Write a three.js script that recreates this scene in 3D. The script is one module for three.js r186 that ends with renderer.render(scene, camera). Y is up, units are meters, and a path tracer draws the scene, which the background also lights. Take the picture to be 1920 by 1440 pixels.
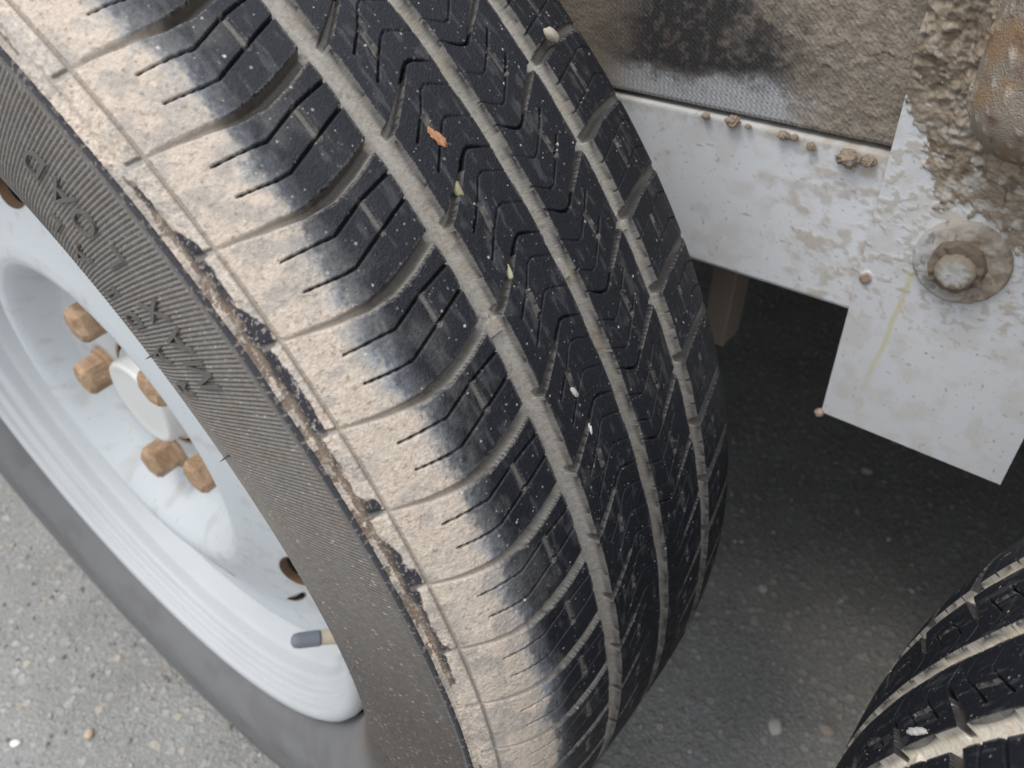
import * as THREE from 'three';
import { mergeGeometries, mergeVertices, toCreasedNormals } from 'three/addons/utils/BufferGeometryUtils.js';
import { FontLoader } from 'three/addons/loaders/FontLoader.js';
import { TextGeometry } from 'three/addons/geometries/TextGeometry.js';

// ------------------------------------------------------------------ camera, sky, sun, exposure
const HC = 0.3225;                         // height of the wheel axle above the ground
const scene = new THREE.Scene();
const camera = new THREE.PerspectiveCamera(50.22, 4 / 3, 0.02, 400);
camera.position.set(-0.1778, 0.3335 + HC, 0.39915);
camera.up.set(0.5435, 0.7348, -0.4057);
camera.lookAt(camera.position.clone().add(new THREE.Vector3(0.5641, -0.6777, -0.4717)));
camera.focus = 0.27; camera.userData.fStop = 15;
scene.add(camera);

const renderer = new THREE.WebGLRenderer({ antialias: true });
renderer.toneMapping = THREE.LinearToneMapping;
renderer.toneMappingExposure = 1.18;
renderer.shadowMap.enabled = true;
renderer.setSize(1024, 768);

{ // overcast sky, brighter towards the zenith
  const w = 256, h = 128, d = new Float32Array(w * h * 4);
  for (let y = 0; y < h; y++) for (let x = 0; x < w; x++) {
    const el = ((y + 0.5) / h - 0.5) * Math.PI, i = (y * w + x) * 4;
    const s = Math.sin(el);
    let L = s > 0 ? 0.62 * (1 + 1.7 * s) : 0.12;
    const cl = 1 + 0.10 * Math.sin(x / w * Math.PI * 6 + 3 * s) * Math.cos(y * 0.16 + x / w * Math.PI * 4);
    L *= s > 0 ? cl : 1;
    d[i] = L * 0.965; d[i + 1] = L * 1.0; d[i + 2] = L * 1.055; d[i + 3] = 1;
  }
  const t = new THREE.DataTexture(d, w, h, THREE.RGBAFormat, THREE.FloatType);
  t.mapping = THREE.EquirectangularReflectionMapping; t.magFilter = THREE.LinearFilter; t.needsUpdate = true;
  scene.background = t; scene.environment = t;
}
const sun = new THREE.DirectionalLight(0xfff6ea, 1.0);
sun.position.set(-1.05, 2.75, -0.35); sun.target.position.set(0, 0.3, 0.2);
sun.castShadow = true; sun.shadow.radius = 36; sun.shadow.mapSize.set(2048, 2048);
Object.assign(sun.shadow.camera, { left: -2, right: 2, top: 2, bottom: -2, near: 0.1, far: 8 });
scene.add(sun, sun.target);

// ------------------------------------------------------------------ helpers
const clamp = (v, a = 0, b = 1) => v < a ? a : v > b ? b : v;
const sstep = (a, b, v) => { const t = clamp((v - a) / (b - a)); return t * t * (3 - 2 * t); };
const lerp = (a, b, t) => a + (b - a) * t;
const mix3 = (c, d, t) => { t = clamp(t); c[0] += (d[0] - c[0]) * t; c[1] += (d[1] - c[1]) * t; c[2] += (d[2] - c[2]) * t; };
function hash(x, y, s) {
  let h = Math.imul(x, 374761393) ^ Math.imul(y, 668265263) ^ Math.imul(s, 2147483629 ^ 0x5bd1e995);
  h = Math.imul(h ^ (h >>> 13), 1274126177); h = Math.imul(h ^ (h >>> 15), 2246822519);
  return ((h ^ (h >>> 16)) >>> 0) / 4294967296;
}
function noise(x, y, s = 0) {                              // value noise, 0..1
  const xi = Math.floor(x), yi = Math.floor(y), fx = x - xi, fy = y - yi;
  const u = fx * fx * (3 - 2 * fx), v = fy * fy * (3 - 2 * fy);
  const a = hash(xi, yi, s), b = hash(xi + 1, yi, s), c = hash(xi, yi + 1, s), d = hash(xi + 1, yi + 1, s);
  return a + (b - a) * u + (c - a) * v + (a - b - c + d) * u * v;
}
function fbm(x, y, o, s = 0) { let a = 0.5, t = 0, n = 0; for (let i = 0; i < o; i++) { t += a * noise(x, y, s + i * 17); n += a; x *= 2.03; y *= 2.03; a *= 0.5; } return t / n; }
function rng(seed) { return () => { seed = (seed + 0x6d2b79f5) | 0; let t = Math.imul(seed ^ (seed >>> 15), 1 | seed); t = (t + Math.imul(t ^ (t >>> 7), 61 | t)) ^ t; return ((t ^ (t >>> 14)) >>> 0) / 4294967296; }; }
function mesh(name, geo, mat, parent) {
  const m = new THREE.Mesh(geo, mat); m.name = name; m.castShadow = m.receiveShadow = true; (parent || scene).add(m); return m;
}
function tag(o, label, category, group) { o.userData.label = label; o.userData.category = category; if (group) o.userData.group = group; return o; }
function tileTex(n, fn, srgb = false) {                    // grey or rgb tile computed per pixel, fn(u, v) -> 0..1 or [r,g,b]
  const d = new Uint8Array(n * n * 4);
  for (let y = 0; y < n; y++) for (let x = 0; x < n; x++) {
    const c = fn(x / n, y / n), i = (y * n + x) * 4;
    for (let k = 0; k < 3; k++) d[i + k] = Math.round(255 * clamp(c.length ? c[k] : c)); d[i + 3] = 255;
  }
  const t = new THREE.DataTexture(d, n, n); t.wrapS = t.wrapT = THREE.RepeatWrapping; t.magFilter = THREE.LinearFilter;
  if (srgb) t.colorSpace = THREE.SRGBColorSpace; t.needsUpdate = true; return t;
}
function pnoise(u, v, f, s) {                              // periodic value noise on the unit tile
  const x = u * f, y = v * f, xi = Math.floor(x), yi = Math.floor(y), fx = x - xi, fy = y - yi;
  const a = fx * fx * (3 - 2 * fx), b = fy * fy * (3 - 2 * fy), m = (q) => ((q % f) + f) % f;
  const p = hash(m(xi), m(yi), s), q = hash(m(xi + 1), m(yi), s), r = hash(m(xi), m(yi + 1), s), w = hash(m(xi + 1), m(yi + 1), s);
  return p + (q - p) * a + (r - p) * b + (p - q - r + w) * a * b;
}
const rep = (t, x, y) => { const c = t.clone(); c.repeat.set(x, y); c.needsUpdate = true; return c; };
const geoFrom = (pos, idx, uv, col, nor) => {
  const g = new THREE.BufferGeometry(); g.setAttribute('position', new THREE.BufferAttribute(pos, 3));
  if (uv) g.setAttribute('uv', new THREE.BufferAttribute(uv, 2)); if (col) g.setAttribute('color', new THREE.BufferAttribute(col, 3));
  g.setIndex(new THREE.BufferAttribute(idx, 1)); if (nor) g.setAttribute('normal', new THREE.BufferAttribute(nor, 3)); else g.computeVertexNormals(); return g;
};
// a lathe about the x axis from [x, r] pairs in millimetres
function lathe(pts, seg = 128) {
  const g = new THREE.LatheGeometry(pts.map(([x, r]) => new THREE.Vector2(r / 1000, x / 1000)), seg); g.rotateZ(-Math.PI / 2); return g;
}

// ------------------------------------------------------------------ ground
const stonesTile = (() => {                               // worn asphalt: mixed aggregate, tightly packed
  const n = 1024;
  const cell = (u, v, F, sd) => {
    const x = u * F, y = v * F, xi = Math.floor(x), yi = Math.floor(y); let d1 = 9, id = 0;
    for (let j = -1; j <= 1; j++) for (let i = -1; i <= 1; i++) {
      const cx = ((xi + i) % F + F) % F, cy = ((yi + j) % F + F) % F;
      const dx = xi + i + hash(cx, cy, sd) - x, dy = yi + j + hash(cx, cy, sd + 1) - y, d = dx * dx + dy * dy;
      if (d < d1) { d1 = d; id = hash(cx, cy, sd + 2); }
    }
    return [Math.sqrt(d1), id];
  };
  const H = new Float32Array(n * n), K = new Float32Array(n * n * 3);
  for (let y = 0; y < n; y++) for (let x = 0; x < n; x++) {
    const u = x / n, v = y / n, [da, ia] = cell(u, v, 64, 1), [db, ib] = cell(u, v, 128, 11), [dc, ic] = cell(u, v, 250, 21);
    const big = ia > 0.8 ? 1 - sstep(0.2 + 0.25 * (ia * 9 % 1), 0.42 + 0.25 * (ia * 9 % 1), da) : 0, mid = ib > 0.35 ? 1 - sstep(0.2, 0.55, db) : 0, sm = 1 - sstep(0.2, 0.6, dc);
    let L = 0.325 + 0.22 * sm * (ic - 0.4); L = lerp(L, 0.28 + 0.24 * (ib * 11 % 1), mid * 0.75); L = lerp(L, 0.29 + 0.28 * (ia * 23 % 1), big * 0.7);
    L *= (0.9 + 0.2 * pnoise(u, v, 10, 5)) * (0.92 + 0.16 * pnoise(u, v, 500, 9));
    const w = big > 0.3 ? ia * 37 % 1 : mid > 0.3 ? ib * 37 % 1 : 0.4, warm = w > 0.86 ? 0.10 : w > 0.7 ? 0.04 : 0, i = y * n + x;
    K[i * 3] = L * (1 + warm); K[i * 3 + 1] = L; K[i * 3 + 2] = L * (0.975 - warm);
    H[i] = clamp(0.2 + 0.25 * sm * ic + 0.35 * mid * (0.4 + ib * 0.6) + 0.45 * big);
  }
  const at = (u, v) => Math.round(v * n) * n + Math.round(u * n), g = (q) => q < 0.0031308 ? q * 12.92 : 1.055 * Math.pow(q, 1 / 2.4) - 0.055;
  return { color: tileTex(n, (u, v) => { const i = at(u, v) * 3; return [g(K[i]), g(K[i + 1]), g(K[i + 2])]; }, true), bump: tileTex(n, (u, v) => H[at(u, v)]) };
})();
{
  const g = new THREE.PlaneGeometry(400, 400); g.rotateX(-Math.PI / 2);
  const uv = g.attributes.uv; for (let i = 0; i < uv.count; i++) uv.setXY(i, uv.getX(i) * 400, uv.getY(i) * 400);
  const m = new THREE.MeshStandardMaterial({ roughness: 0.95, map: rep(stonesTile.color, 1 / 0.42, 1 / 0.42), bumpMap: rep(stonesTile.bump, 1 / 0.42, 1 / 0.42), bumpScale: 0.0018 });
  m.color.setRGB(0.80, 0.80, 0.795);
  const o = mesh('ground', g, m); o.userData.kind = 'structure'; o.userData.label = 'worn grey asphalt with fine aggregate';
}

// ------------------------------------------------------------------ tyre
const PITCH = 2 * Math.PI / 68, T0 = 0.6175, MMP = 30.2;    // tread pitch, its phase and its length in mm
const prof = (() => {                                       // outer profile, outside (-x) to inside, [x, r] mm
  const P = [[-72, 220.8], [-78.5, 222.8], [-88.5, 231], [-96.3, 243], [-99.0, 257], [-98.9, 270], [-97.6, 285], [-96.3, 296], [-94.9, 303.2], [-91.2, 307.5], [-86.8, 311.1], [-80, 316.2], [-70, 320.8], [-50, 324.8], [-32.4, 326.4], [0, 327], [37.8, 326.2], [55, 324.2], [68, 321.2], [75.8, 318.2], [80, 314.5], [84, 309], [88, 301], [95, 285], [97.5, 265], [95, 245], [88, 230], [79.6, 217]];
  const c = new THREE.CatmullRomCurve3(P.map(([x, r]) => new THREE.Vector3(x, r, 0)), false, 'centripetal');
  const N = 6000, pts = c.getPoints(N), S = [0];
  for (let i = 1; i <= N; i++) S.push(S[i - 1] + pts[i].distanceTo(pts[i - 1]));
  return { pts, S, total: S[N] };
})();
function profAt(s) {
  let lo = 0, hi = prof.S.length - 1; while (hi - lo > 1) { const m = (lo + hi) >> 1; if (prof.S[m] <= s) lo = m; else hi = m; }
  const f = (s - prof.S[lo]) / (prof.S[hi] - prof.S[lo] || 1), a = prof.pts[lo], b = prof.pts[hi], l = Math.hypot(b.x - a.x, b.y - a.y) || 1;
  return { x: lerp(a.x, b.x, f), r: lerp(a.y, b.y, f), nx: -(b.y - a.y) / l, nr: (b.x - a.x) / l };
}
const sOfX = (x0, from = 0) => { for (let i = 1; i < prof.S.length; i++) if (prof.pts[i].y > from && prof.pts[i].x >= x0) return prof.S[i]; };
const S_BUT = sOfX(-94.95, 302), S_SH = sOfX(-86.8, 305), S_IN = sOfX(80, 300);

// the tread pattern of one pitch: [x, t] polylines, half width and depth in mm
const LAT = [[-93, -0.06], [-86.6, 0], [-75, 0.1], [-64.5, 0.155], [-55, 0.13], [-46, 0.045], [-37, -0.075], [-34, -0.11]];
const latT = (x) => { if (x <= LAT[0][0]) return LAT[0][1]; for (let i = 1; i < LAT.length; i++) if (x <= LAT[i][0]) { const f = (x - LAT[i - 1][0]) / (LAT[i][0] - LAT[i - 1][0]); return lerp(LAT[i - 1][1], LAT[i][1], f); } return LAT[LAT.length - 1][1]; };
const ILAT = [[40, -0.03], [43.5, -0.08], [54.4, -0.195], [64, -0.24], [73.8, -0.26], [84, -0.26]];
const ilatT = (x) => { if (x <= ILAT[0][0]) return ILAT[0][1]; for (let i = 1; i < ILAT.length; i++) if (x <= ILAT[i][0]) { const f = (x - ILAT[i - 1][0]) / (ILAT[i][0] - ILAT[i - 1][0]); return lerp(ILAT[i - 1][1], ILAT[i][1], f); } return ILAT[ILAT.length - 1][1]; };
const LINES = [                                             // points, [half width start, end], [depth start, end]
  // outer shoulder: two bent sipes and the shallow notch between them
  [[[-76.5, 0.40], [-70, 0.425], [-65.5, 0.44], [-61.3, 0.46], [-49.5, 0.31], [-41, 0.245], [-33, 0.195]], [0.24, 0.36], [1.6, 2.8]],
  [[[-76, 0.73], [-70, 0.765], [-65.5, 0.79], [-61.3, 0.795], [-49.6, 0.645], [-41, 0.54], [-35, 0.47]], [0.24, 0.36], [1.6, 2.8]],
  [[[-49.3, 0.31], [-49, 0.64]], [0.95, 0.95], [1.0, 1.0]],
  // centre rib between the first and second groove
  [[[-30, 0.91], [-26, 0.84], [-22.5, 0.75], [-18, 0.635], [-14, 0.52], [-12, 0.46]], [1.4, 0.55], [4, 3.2]],
  [[[-12, 0.46], [-9.6, 0.40], [-8.0, 0.385], [-6.5, 0.395], [0.9, 0.505]], [0.5, 0.06], [3.0, 1.2]],
  [[[-22.6, 0.11], [-15.6, -0.11], [-10.6, -0.31], [-8.6, -0.34], [-6.8, -0.33], [0.9, -0.22]], [0.30, 0.06], [2.4, 1.3]],
  [[[-15.4, -0.09], [-16.3, 0.20]], [0.7, 0.8], [1.4, 1.4]],
  [[[-21.8, 0.44], [-15.5, 0.21], [-10.3, 0.05], [-8.6, 0.03], [-6.8, 0.04], [0.9, 0.145]], [0.30, 0.06], [2.4, 1.3]],
  // the same turned half a turn between the second and third groove
  [[[35.5, 0.98], [32.2, 1.06], [28, 1.17], [22.4, 1.31], [19, 1.41]], [1.3, 0.55], [4, 3.2]],
  [[[19, 1.41], [17, 1.465], [15.2, 1.48], [13, 1.455], [6.3, 1.315]], [0.5, 0.06], [3.0, 1.2]],
  [[[28, 0.42], [22.8, 0.6], [16.3, 0.8], [14.2, 0.825], [12.5, 0.80], [6.4, 0.685]], [0.30, 0.06], [2.4, 1.3]],
  [[[22.6, 0.62], [23.3, 0.92]], [0.7, 0.8], [1.4, 1.4]],
  [[[28.2, 0.75], [22.6, 0.95], [15.8, 1.175], [13.8, 1.19], [12, 1.16], [6.4, 1.05]], [0.30, 0.06], [2.4, 1.3]],
  // inner shoulder
  [[[43, 0.28], [55, 0.14], [66.6, 0.01], [69.5, 0.02], [78, 0.10]], [0.16, 0.12], [2, 1]],
  [[[42, 0.65], [55, 0.50], [66.4, 0.37], [69.5, 0.38], [78, 0.47]], [0.16, 0.12], [2, 1]],
  [[[55.6, 0.15], [55.9, 0.48]], [0.7, 0.7], [1.2, 1.2]],
];
const SEGS = [];
for (const [pts, w, d] of LINES) {
  let L = 0; const len = [0]; for (let i = 1; i < pts.length; i++) { L += Math.hypot(pts[i][0] - pts[i - 1][0], (pts[i][1] - pts[i - 1][1]) * MMP); len.push(L); }
  const zone = pts[0][0] < -32.4 ? 0 : pts[1][0] < 3.5 ? 1 : pts[1][0] < 39 ? 2 : 3;
  for (let i = 1; i < pts.length; i++) for (const k of [-2, -1, 0, 1, 2]) {
    const a = pts[i - 1], b = pts[i], y0 = (a[1] + k) * MMP, y1 = (b[1] + k) * MMP;
    if (Math.max(y0, y1) < -4 || Math.min(y0, y1) > MMP + 4) continue;
    const f0 = len[i - 1] / L, f1 = len[i] / L;
    SEGS.push({ zone, x0: a[0], y0, x1: b[0], y1, w0: lerp(w[0], w[1], f0), w1: lerp(w[0], w[1], f1), d0: lerp(d[0], d[1], f0), d1: lerp(d[0], d[1], f1) });
  }
}
const ZSEG = [0, 1, 2, 3].map((z) => SEGS.filter((q) => q.zone === z));
const GROOVES = [[-32.5, 3.95, 4.8], [3.6, 2.95, 4.6], [39.6, 3.55, 4.6]];     // centre, half width, depth
// loose bright specks: grains caught on the rubber
const specks = (() => { const R = rng(77), m = new Map(); for (let i = 0; i < 6500; i++) { const x = lerp(-72, 80, R()), y = lerp(100, 560, R()), r = 0.02 + 0.36 * Math.pow(R(), 6), b = 0.10 + 0.8 * Math.pow(R(), 2.5); const k = Math.floor(x / 2) * 4096 + Math.floor(y / 2); if (!m.has(k)) m.set(k, []); m.get(k).push([x, y, r, b]); } return m; })();

const C = { rub: [0.0115, 0.0128, 0.0175], dust: [0.34, 0.32, 0.29], mud: [0.52, 0.442, 0.37], mudGrey: [0.34, 0.315, 0.29], brown: [0.165, 0.125, 0.092], dustSheen: [0.335, 0.355, 0.385], wall: [0.22, 0.206, 0.190], wallDark: [0.03, 0.028, 0.027] };
// what the surface is at (s, x, theta): height in mm along the normal, and colour; fine = full detail
function surf(s, x, r, th, fine, out) {
  const t = (th - T0) / PITCH, y = th * 327;                // arc length in mm
  let h = 0; const c = out.c;
  if (s < S_BUT) {                                          // outer sidewall with fine radial ribs
    const hgt = r, ph = (th - 0.9 * (r - 301) / 1000) / 0.00531, f = ph - Math.floor(ph), rib = 1 - Math.pow(Math.abs(2 * f - 1), 1.9);
    const band = sstep(236, 250, hgt) * (1 - sstep(300.5, 302.3, hgt));
    const worn = fine ? 0.72 + 0.5 * noise(y * 0.08, s * 0.2, 4) - 0.5 * sstep(0.9, 1.45, th) : 0.4;
    h = fine ? -0.68 * (1 - rib) * band * clamp(worn) : 0;
    const n = fbm(s * 0.22, y * 0.12, 3, 21), n2 = fine ? noise(s * 1.1, y * 1.1, 31) : 0.5;
    c[0] = C.wall[0]; c[1] = C.wall[1]; c[2] = C.wall[2];
    mix3(c, [0.225, 0.185, 0.155], 0.6 * sstep(0.52, 0.72, n));
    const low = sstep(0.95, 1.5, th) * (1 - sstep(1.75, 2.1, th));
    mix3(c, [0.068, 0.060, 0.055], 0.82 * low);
    if (Math.abs(th - 1) > 0.75) { const q = sstep(1.75, 2.2, th); mix3(c, [0.165, 0.166, 0.170], q); mix3(c, [0.11, 0.108, 0.106], q * 0.4 * sstep(0.5, 0.75, fbm(s * 0.1, y * 0.03, 3, 23))); mix3(c, [0.06, 0.058, 0.056], q * 0.8 * sstep(294, 302, hgt)); if (!fine) h += 0.7 * sstep(262, 264, hgt) * (1 - sstep(274, 276, hgt)) + 0.5 * sstep(287, 288, hgt); }
    const k = 0.82 + 0.36 * n2; c[0] *= k; c[1] *= k; c[2] *= k;
    mix3(c, C.wallDark, 0.8 * (1 - rib) * band * clamp(worn));
    mix3(c, [0.055, 0.055, 0.06], sstep(301.2, 302.4, hgt) * 0.4);
    if (fine) { const sp = noise(s * 1.5 + 9, y * 1.5, 51); const th9 = 0.9 - 0.05 * low; if (sp > th9) { mix3(c, [0.42, 0.37, 0.31], sstep(th9, 0.97, sp) * 0.8); h += 0.16 * sstep(th9, 0.99, sp); } }
    out.h = h; return;
  }
  const u = s - S_BUT;
  const nA = fbm(s * 0.35, y * 0.22, 4, 61), nB = fbm(s * 0.95, y * 0.9, 3, 71);
  const nD = fine ? noise(s * 1.7, y * 1.7, 81) : 0.5;
  const bias = 0.5 * (1 - sstep(0.2, 2.8, t)) + 0.42 * sstep(6.2, 8.6, t);
  const muddy = (k) => {                                    // dried mud with flaking patches
    c[0] = C.mud[0]; c[1] = C.mud[1]; c[2] = C.mud[2];
    mix3(c, [0.585, 0.505, 0.425], sstep(0.45, 0.75, nA) * 0.6);
    mix3(c, C.mudGrey, sstep(0.47, 0.62, fbm(s * 0.13 + 7, y * 0.16, 4, 91)) * 0.75 + k);
    const fk = fbm(s * 0.55 + 31, y * 0.45, 4, 97), lay = sstep(0.485, 0.515, fk); mix3(c, [0.50, 0.435, 0.365], (1 - lay) * 0.5 * sstep(0.3, 0.6, noise(s * 0.12, y * 0.09, 98)));
    mix3(c, [0.24, 0.19, 0.15], sstep(0.66, 0.82, nB) * 0.75); const fk2 = fine ? noise(s * 1.3 + 5, y * 1.0, 99) : 0; mix3(c, [0.33, 0.28, 0.23], sstep(0.78, 0.86, fk2) * 0.6 * (1 - lay));
    const q = 0.88 + 0.24 * nD; c[0] *= q; c[1] *= q; c[2] *= q;
    h += 0.14 * lay + 0.16 * (nA - 0.5) + 0.3 * (nB - 0.5) - 0.14 * sstep(0.66, 0.82, nB) + 0.1 * (nD - 0.5);
  };
  if (s < S_SH - 0.2) {                                     // shoulder band between sidewall and tread
    const W = S_SH - S_BUT, e = (nA - 0.5) * 3.4 + (nB - 0.5) * 1.8;
    const edge = 2.3 + 0.35 * (nB - 0.5);
    if (u < edge) { c[0] = 0.05; c[1] = 0.05; c[2] = 0.056; h += 0.25 - 0.9 * sstep(edge - 0.7, edge, u); mix3(c, [0.2, 0.19, 0.185], (1 - sstep(0.1, 0.6, u)) * 0.6); mix3(c, [0.3, 0.26, 0.22], nB > 0.68 ? 0.5 : 0); }
    else {
      const rec = sstep(edge, edge + 0.8, u) * (1 - sstep(5.0, 6.8, u + e * 0.3));
      h -= 0.75 * rec;
      const nL = fbm(s * 0.12, y * 0.055, 3, 65), ft = t - Math.floor(t);
      const open = clamp(1.2 * (1 - bias * 2.15));       // how far the mud has flaked off here
      const mudLine = lerp(2.2, 6.9 + 2.6 * ft, open) + e * 0.7 + (nL - 0.5) * 8.5;
      const m = sstep(-0.3, 0.3, u - mudLine);
      c[0] = 0.036; c[1] = 0.036; c[2] = 0.043;
      mix3(c, [0.20, 0.155, 0.118], (1 - sstep(4.4, 7.4, u + e * 0.9 + (nL - 0.5) * 3)) * (0.7 + 0.5 * nB));
      mix3(c, [0.05, 0.033, 0.024], (1 - sstep(2.9, 3.8, u + e * 0.2)) * sstep(0.42, 0.5, nA));
      mix3(c, [0.37, 0.31, 0.26], sstep(0.62, 0.74, nB) * 0.6 * (u < 6.5 ? 1 : 0.5));
      mix3(c, [0.50, 0.47, 0.44], sstep(0.70, 0.78, fbm(s * 1.3, y * 1.2, 2, 68)) * 0.5);
      const crumb = u < edge + 1.7 + e * 0.25 && nA + bias * 1.2 > 0.47;
      if (crumb) { const k = c.slice(); muddy(0.05); h += 0.25; mix3(c, k, 0.15); }
      if (m > 0.02) { const k = c.slice(), hh = h; muddy(0.0); h = lerp(hh, h + 0.28, m); mix3(c, [0.50, 0.46, 0.42], 0.35 * sstep(0.5, 0.62, nL)); mix3(c, k, 1 - m); }
      const q = 0.85 + 0.3 * nD; c[0] *= q; c[1] *= q; c[2] *= q;
      if (u > 6.2) {                                        // the side grooves run on across the band
        const tt = t - latT(x), k = Math.round(tt), d = Math.abs(tt - k) * MMP;
        const f = 1 - sstep(0.7, 1.5, d); h -= 0.9 * f * sstep(6.2, 7.4, u); mix3(c, [0.30, 0.28, 0.255], 0.5 * f);
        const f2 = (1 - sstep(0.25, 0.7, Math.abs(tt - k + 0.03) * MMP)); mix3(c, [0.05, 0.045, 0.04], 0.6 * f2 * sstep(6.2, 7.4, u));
      }
    }
    out.h = h; return;
  }
  if (s > S_IN + 6) { c[0] = 0.03; c[1] = 0.03; c[2] = 0.032; mix3(c, C.brown, 0.4 * nA); out.h = 0; return; }
  // ---- the tread
  let cut = 0, dustAndLight = 0, black = 0, rimD = 99;
  const jag = fine ? 0.35 * (noise(y * 0.9, x * 0.9, 5) - 0.5) + 0.2 * (nD - 0.5) : 0;
  for (const [gx, gw, gd] of GROOVES) {
    const dx = Math.abs(x - gx - 0.25 * Math.sin(t * 6.283)), wj = gw + jag * 0.12;
    if (dx < gw + 3) rimD = Math.min(rimD, dx - wj);
    if (dx < wj) {
      const q = clamp(dx / wj), floor = gd * Math.pow(1 - Math.pow(q, 3.6), 0.6);
      cut = Math.max(cut, floor); dustAndLight = Math.max(dustAndLight, sstep(1.0, 0.86, q) * (0.66 + 0.34 * sstep(-0.9, 0.2, (x - gx) / wj)));  // floor dust, with the shade of the left side painted in
      const twi = (th - 0.987) * 327; const b = 1 - sstep(3.6, 4.4, Math.abs(twi)); if (b > 0) cut = Math.min(cut, lerp(99, 3.0, b));
    }
  }
  let zone = x < -32.5 ? 0 : x < 3.6 ? 1 : x < 39.4 ? 2 : 3;
  // side grooves of the two shoulders
  let latD = 0;
  if (zone === 0) {
    const tt = t - latT(x), k = Math.round(tt), slope = 1, d = Math.abs(tt - k) * MMP * (x > -58 ? 0.83 : 0.97);
    const w = (x < -75 ? lerp(0.6, 1.1, (x + 87) / 12) : x < -58 ? lerp(1.1, 1.7, (x + 75) / 17) : 1.7) + jag * 0.4;
    const dep = x < -75 ? lerp(0.7, 1.7, clamp((x + 87) / 12)) : lerp(1.7, 5.0, sstep(-75, -56, x));
    rimD = Math.min(rimD, d - w);
    if (d < w + 0.4) { latD = dep * (1 - sstep(w - 0.8, w + 0.35, d)) * (1 - 0.18 * (d / w) * (d / w)); if (latD > cut) cut = latD; dustAndLight = Math.max(dustAndLight, 0.06 + 0.8 * sstep(0.25, 0.95, Math.sign(tt - k) * d / w)); }  // dust, with the lit lower wall painted paler than the upper
  } else if (zone === 3 && x > 40) {
    const tt = t - ilatT(x), k = Math.round(tt), d = Math.abs(tt - k) * MMP * 0.92, w = lerp(2.0, 1.5, clamp((x - 44) / 30));
    const dep = lerp(4.2, 0.6, sstep(54, 77, x));
    rimD = Math.min(rimD, d - w);
    if (d < w + 0.4) { const q = dep * (1 - sstep(w - 0.8, w + 0.4, d)); if (q > cut) cut = q; dustAndLight = Math.max(dustAndLight, 0.22 * sstep(w + 0.3, w - 0.6, d)); }
  }
  // thin line round the outer shoulder
  { const d = Math.abs(x + 86.6); if (d < 1.1) { const f = 1 - sstep(0.2, 0.8, d + 0.5 * jag); cut = Math.max(cut, 0.85 * f); dustAndLight = Math.max(dustAndLight, 0.3 * f); black = Math.max(black, 0.22 * f * (x < -86.6 ? 1.6 : 0.4)); } }
  if (fine) {
    const yl = (t - Math.floor(t)) * MMP;
    for (const g of ZSEG[zone]) {
      const vx = g.x1 - g.x0, vy = g.y1 - g.y0, wx = x - g.x0, wy = yl - g.y0;
      if (Math.abs(wx - vx * 0.5) > Math.abs(vx) * 0.5 + 3.2 || Math.abs(wy - vy * 0.5) > Math.abs(vy) * 0.5 + 3.2) continue;
      const f = clamp((wx * vx + wy * vy) / (vx * vx + vy * vy)), d = Math.hypot(wx - vx * f, wy - vy * f), w = lerp(g.w0, g.w1, f) + jag * 0.22;
      if (w > 0.66) rimD = Math.min(rimD, (d - w) * 1.5); else if (vx * wy - vy * wx > 0) rimD = Math.min(rimD, 0.7 + (d - w) * 1.6);
      if (d < w + 0.22) {
        const dep = lerp(g.d0, g.d1, f), k = (1 - sstep(w - 0.28, w + 0.22, d)) * dep;
        if (k > cut) { cut = k; if (w > 0.66 && w < 1.2) dustAndLight = Math.max(dustAndLight, 0.28); else if (w <= 0.66) black = Math.max(black, 1 - sstep(w - 0.05, w + 0.2, d)); else dustAndLight = Math.max(dustAndLight, 0.4 * sstep(1, 0.6, d / w)); }
      }
    }
  }
  // rubber, then thin dust with a bluish sheen painted in, then the mud on the outer shoulder
  c[0] = C.rub[0]; c[1] = C.rub[1]; c[2] = C.rub[2];
  { const q = 0.8 + 0.5 * nB + 0.35 * (fbm(x * 0.05, y * 0.05, 3, 15) - 0.5); c[0] *= q; c[1] *= q; c[2] *= q; }
  mix3(c, [0.12, 0.12, 0.122], 0.30 * sstep(0.58, 0.8, fbm(x * 0.5, y * 0.14, 3, 44)));
  const e = x - (-71.5 + 0.35 * clamp(t, -2, 12) + 5.0 * (fbm(3, y * 0.06, 3, 12) - 0.5)) + (nA - 0.5) * 6.5 + (nB - 0.5) * 4.0 + (fbm(x * 0.07, y * 0.045, 3, 14) - 0.5) * 9;
  if (zone === 0) {
    const ef = x - (-71.5 + 0.35 * clamp(t, -2, 12) + 5.0 * (fbm(3, y * 0.06, 3, 12) - 0.5)) + (nB - 0.5) * 3, fl = 1 - sstep(-4, 13, ef), wr = noise(s * 0.9 + y * 0.15, y * 0.55, 33), wf = fine ? noise(s * 2.0, y * 1.1, 34) : 0.5;
    mix3(c, C.dustSheen, Math.pow(fl, 1.25) * (0.42 + 0.42 * wr + 0.4 * (wf - 0.5) + 0.35 * sstep(4, -2, ef)));
    mix3(c, [0.13, 0.128, 0.125], 0.55 * sstep(0.5, 0.72, fbm(x * 0.09, y * 0.07, 4, 16)) * sstep(30, 8, ef) * (0.5 + 0.5 * wf));
    if (fine && e < 16 && e > -3) h += 0.30 * (1 - Math.abs(2 * noise(s * 0.95 + y * 0.1, y * 0.5, 36) - 1)) * sstep(16, 4, e) * sstep(-3, 2, e);
    const m = 1 - sstep(-3.2, 3.4, e);
    if (m > 0) { const k = c.slice(), hh = h; muddy(0); h = lerp(hh, h + 0.12, m); mix3(c, k, 1 - m); }
  }
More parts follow.
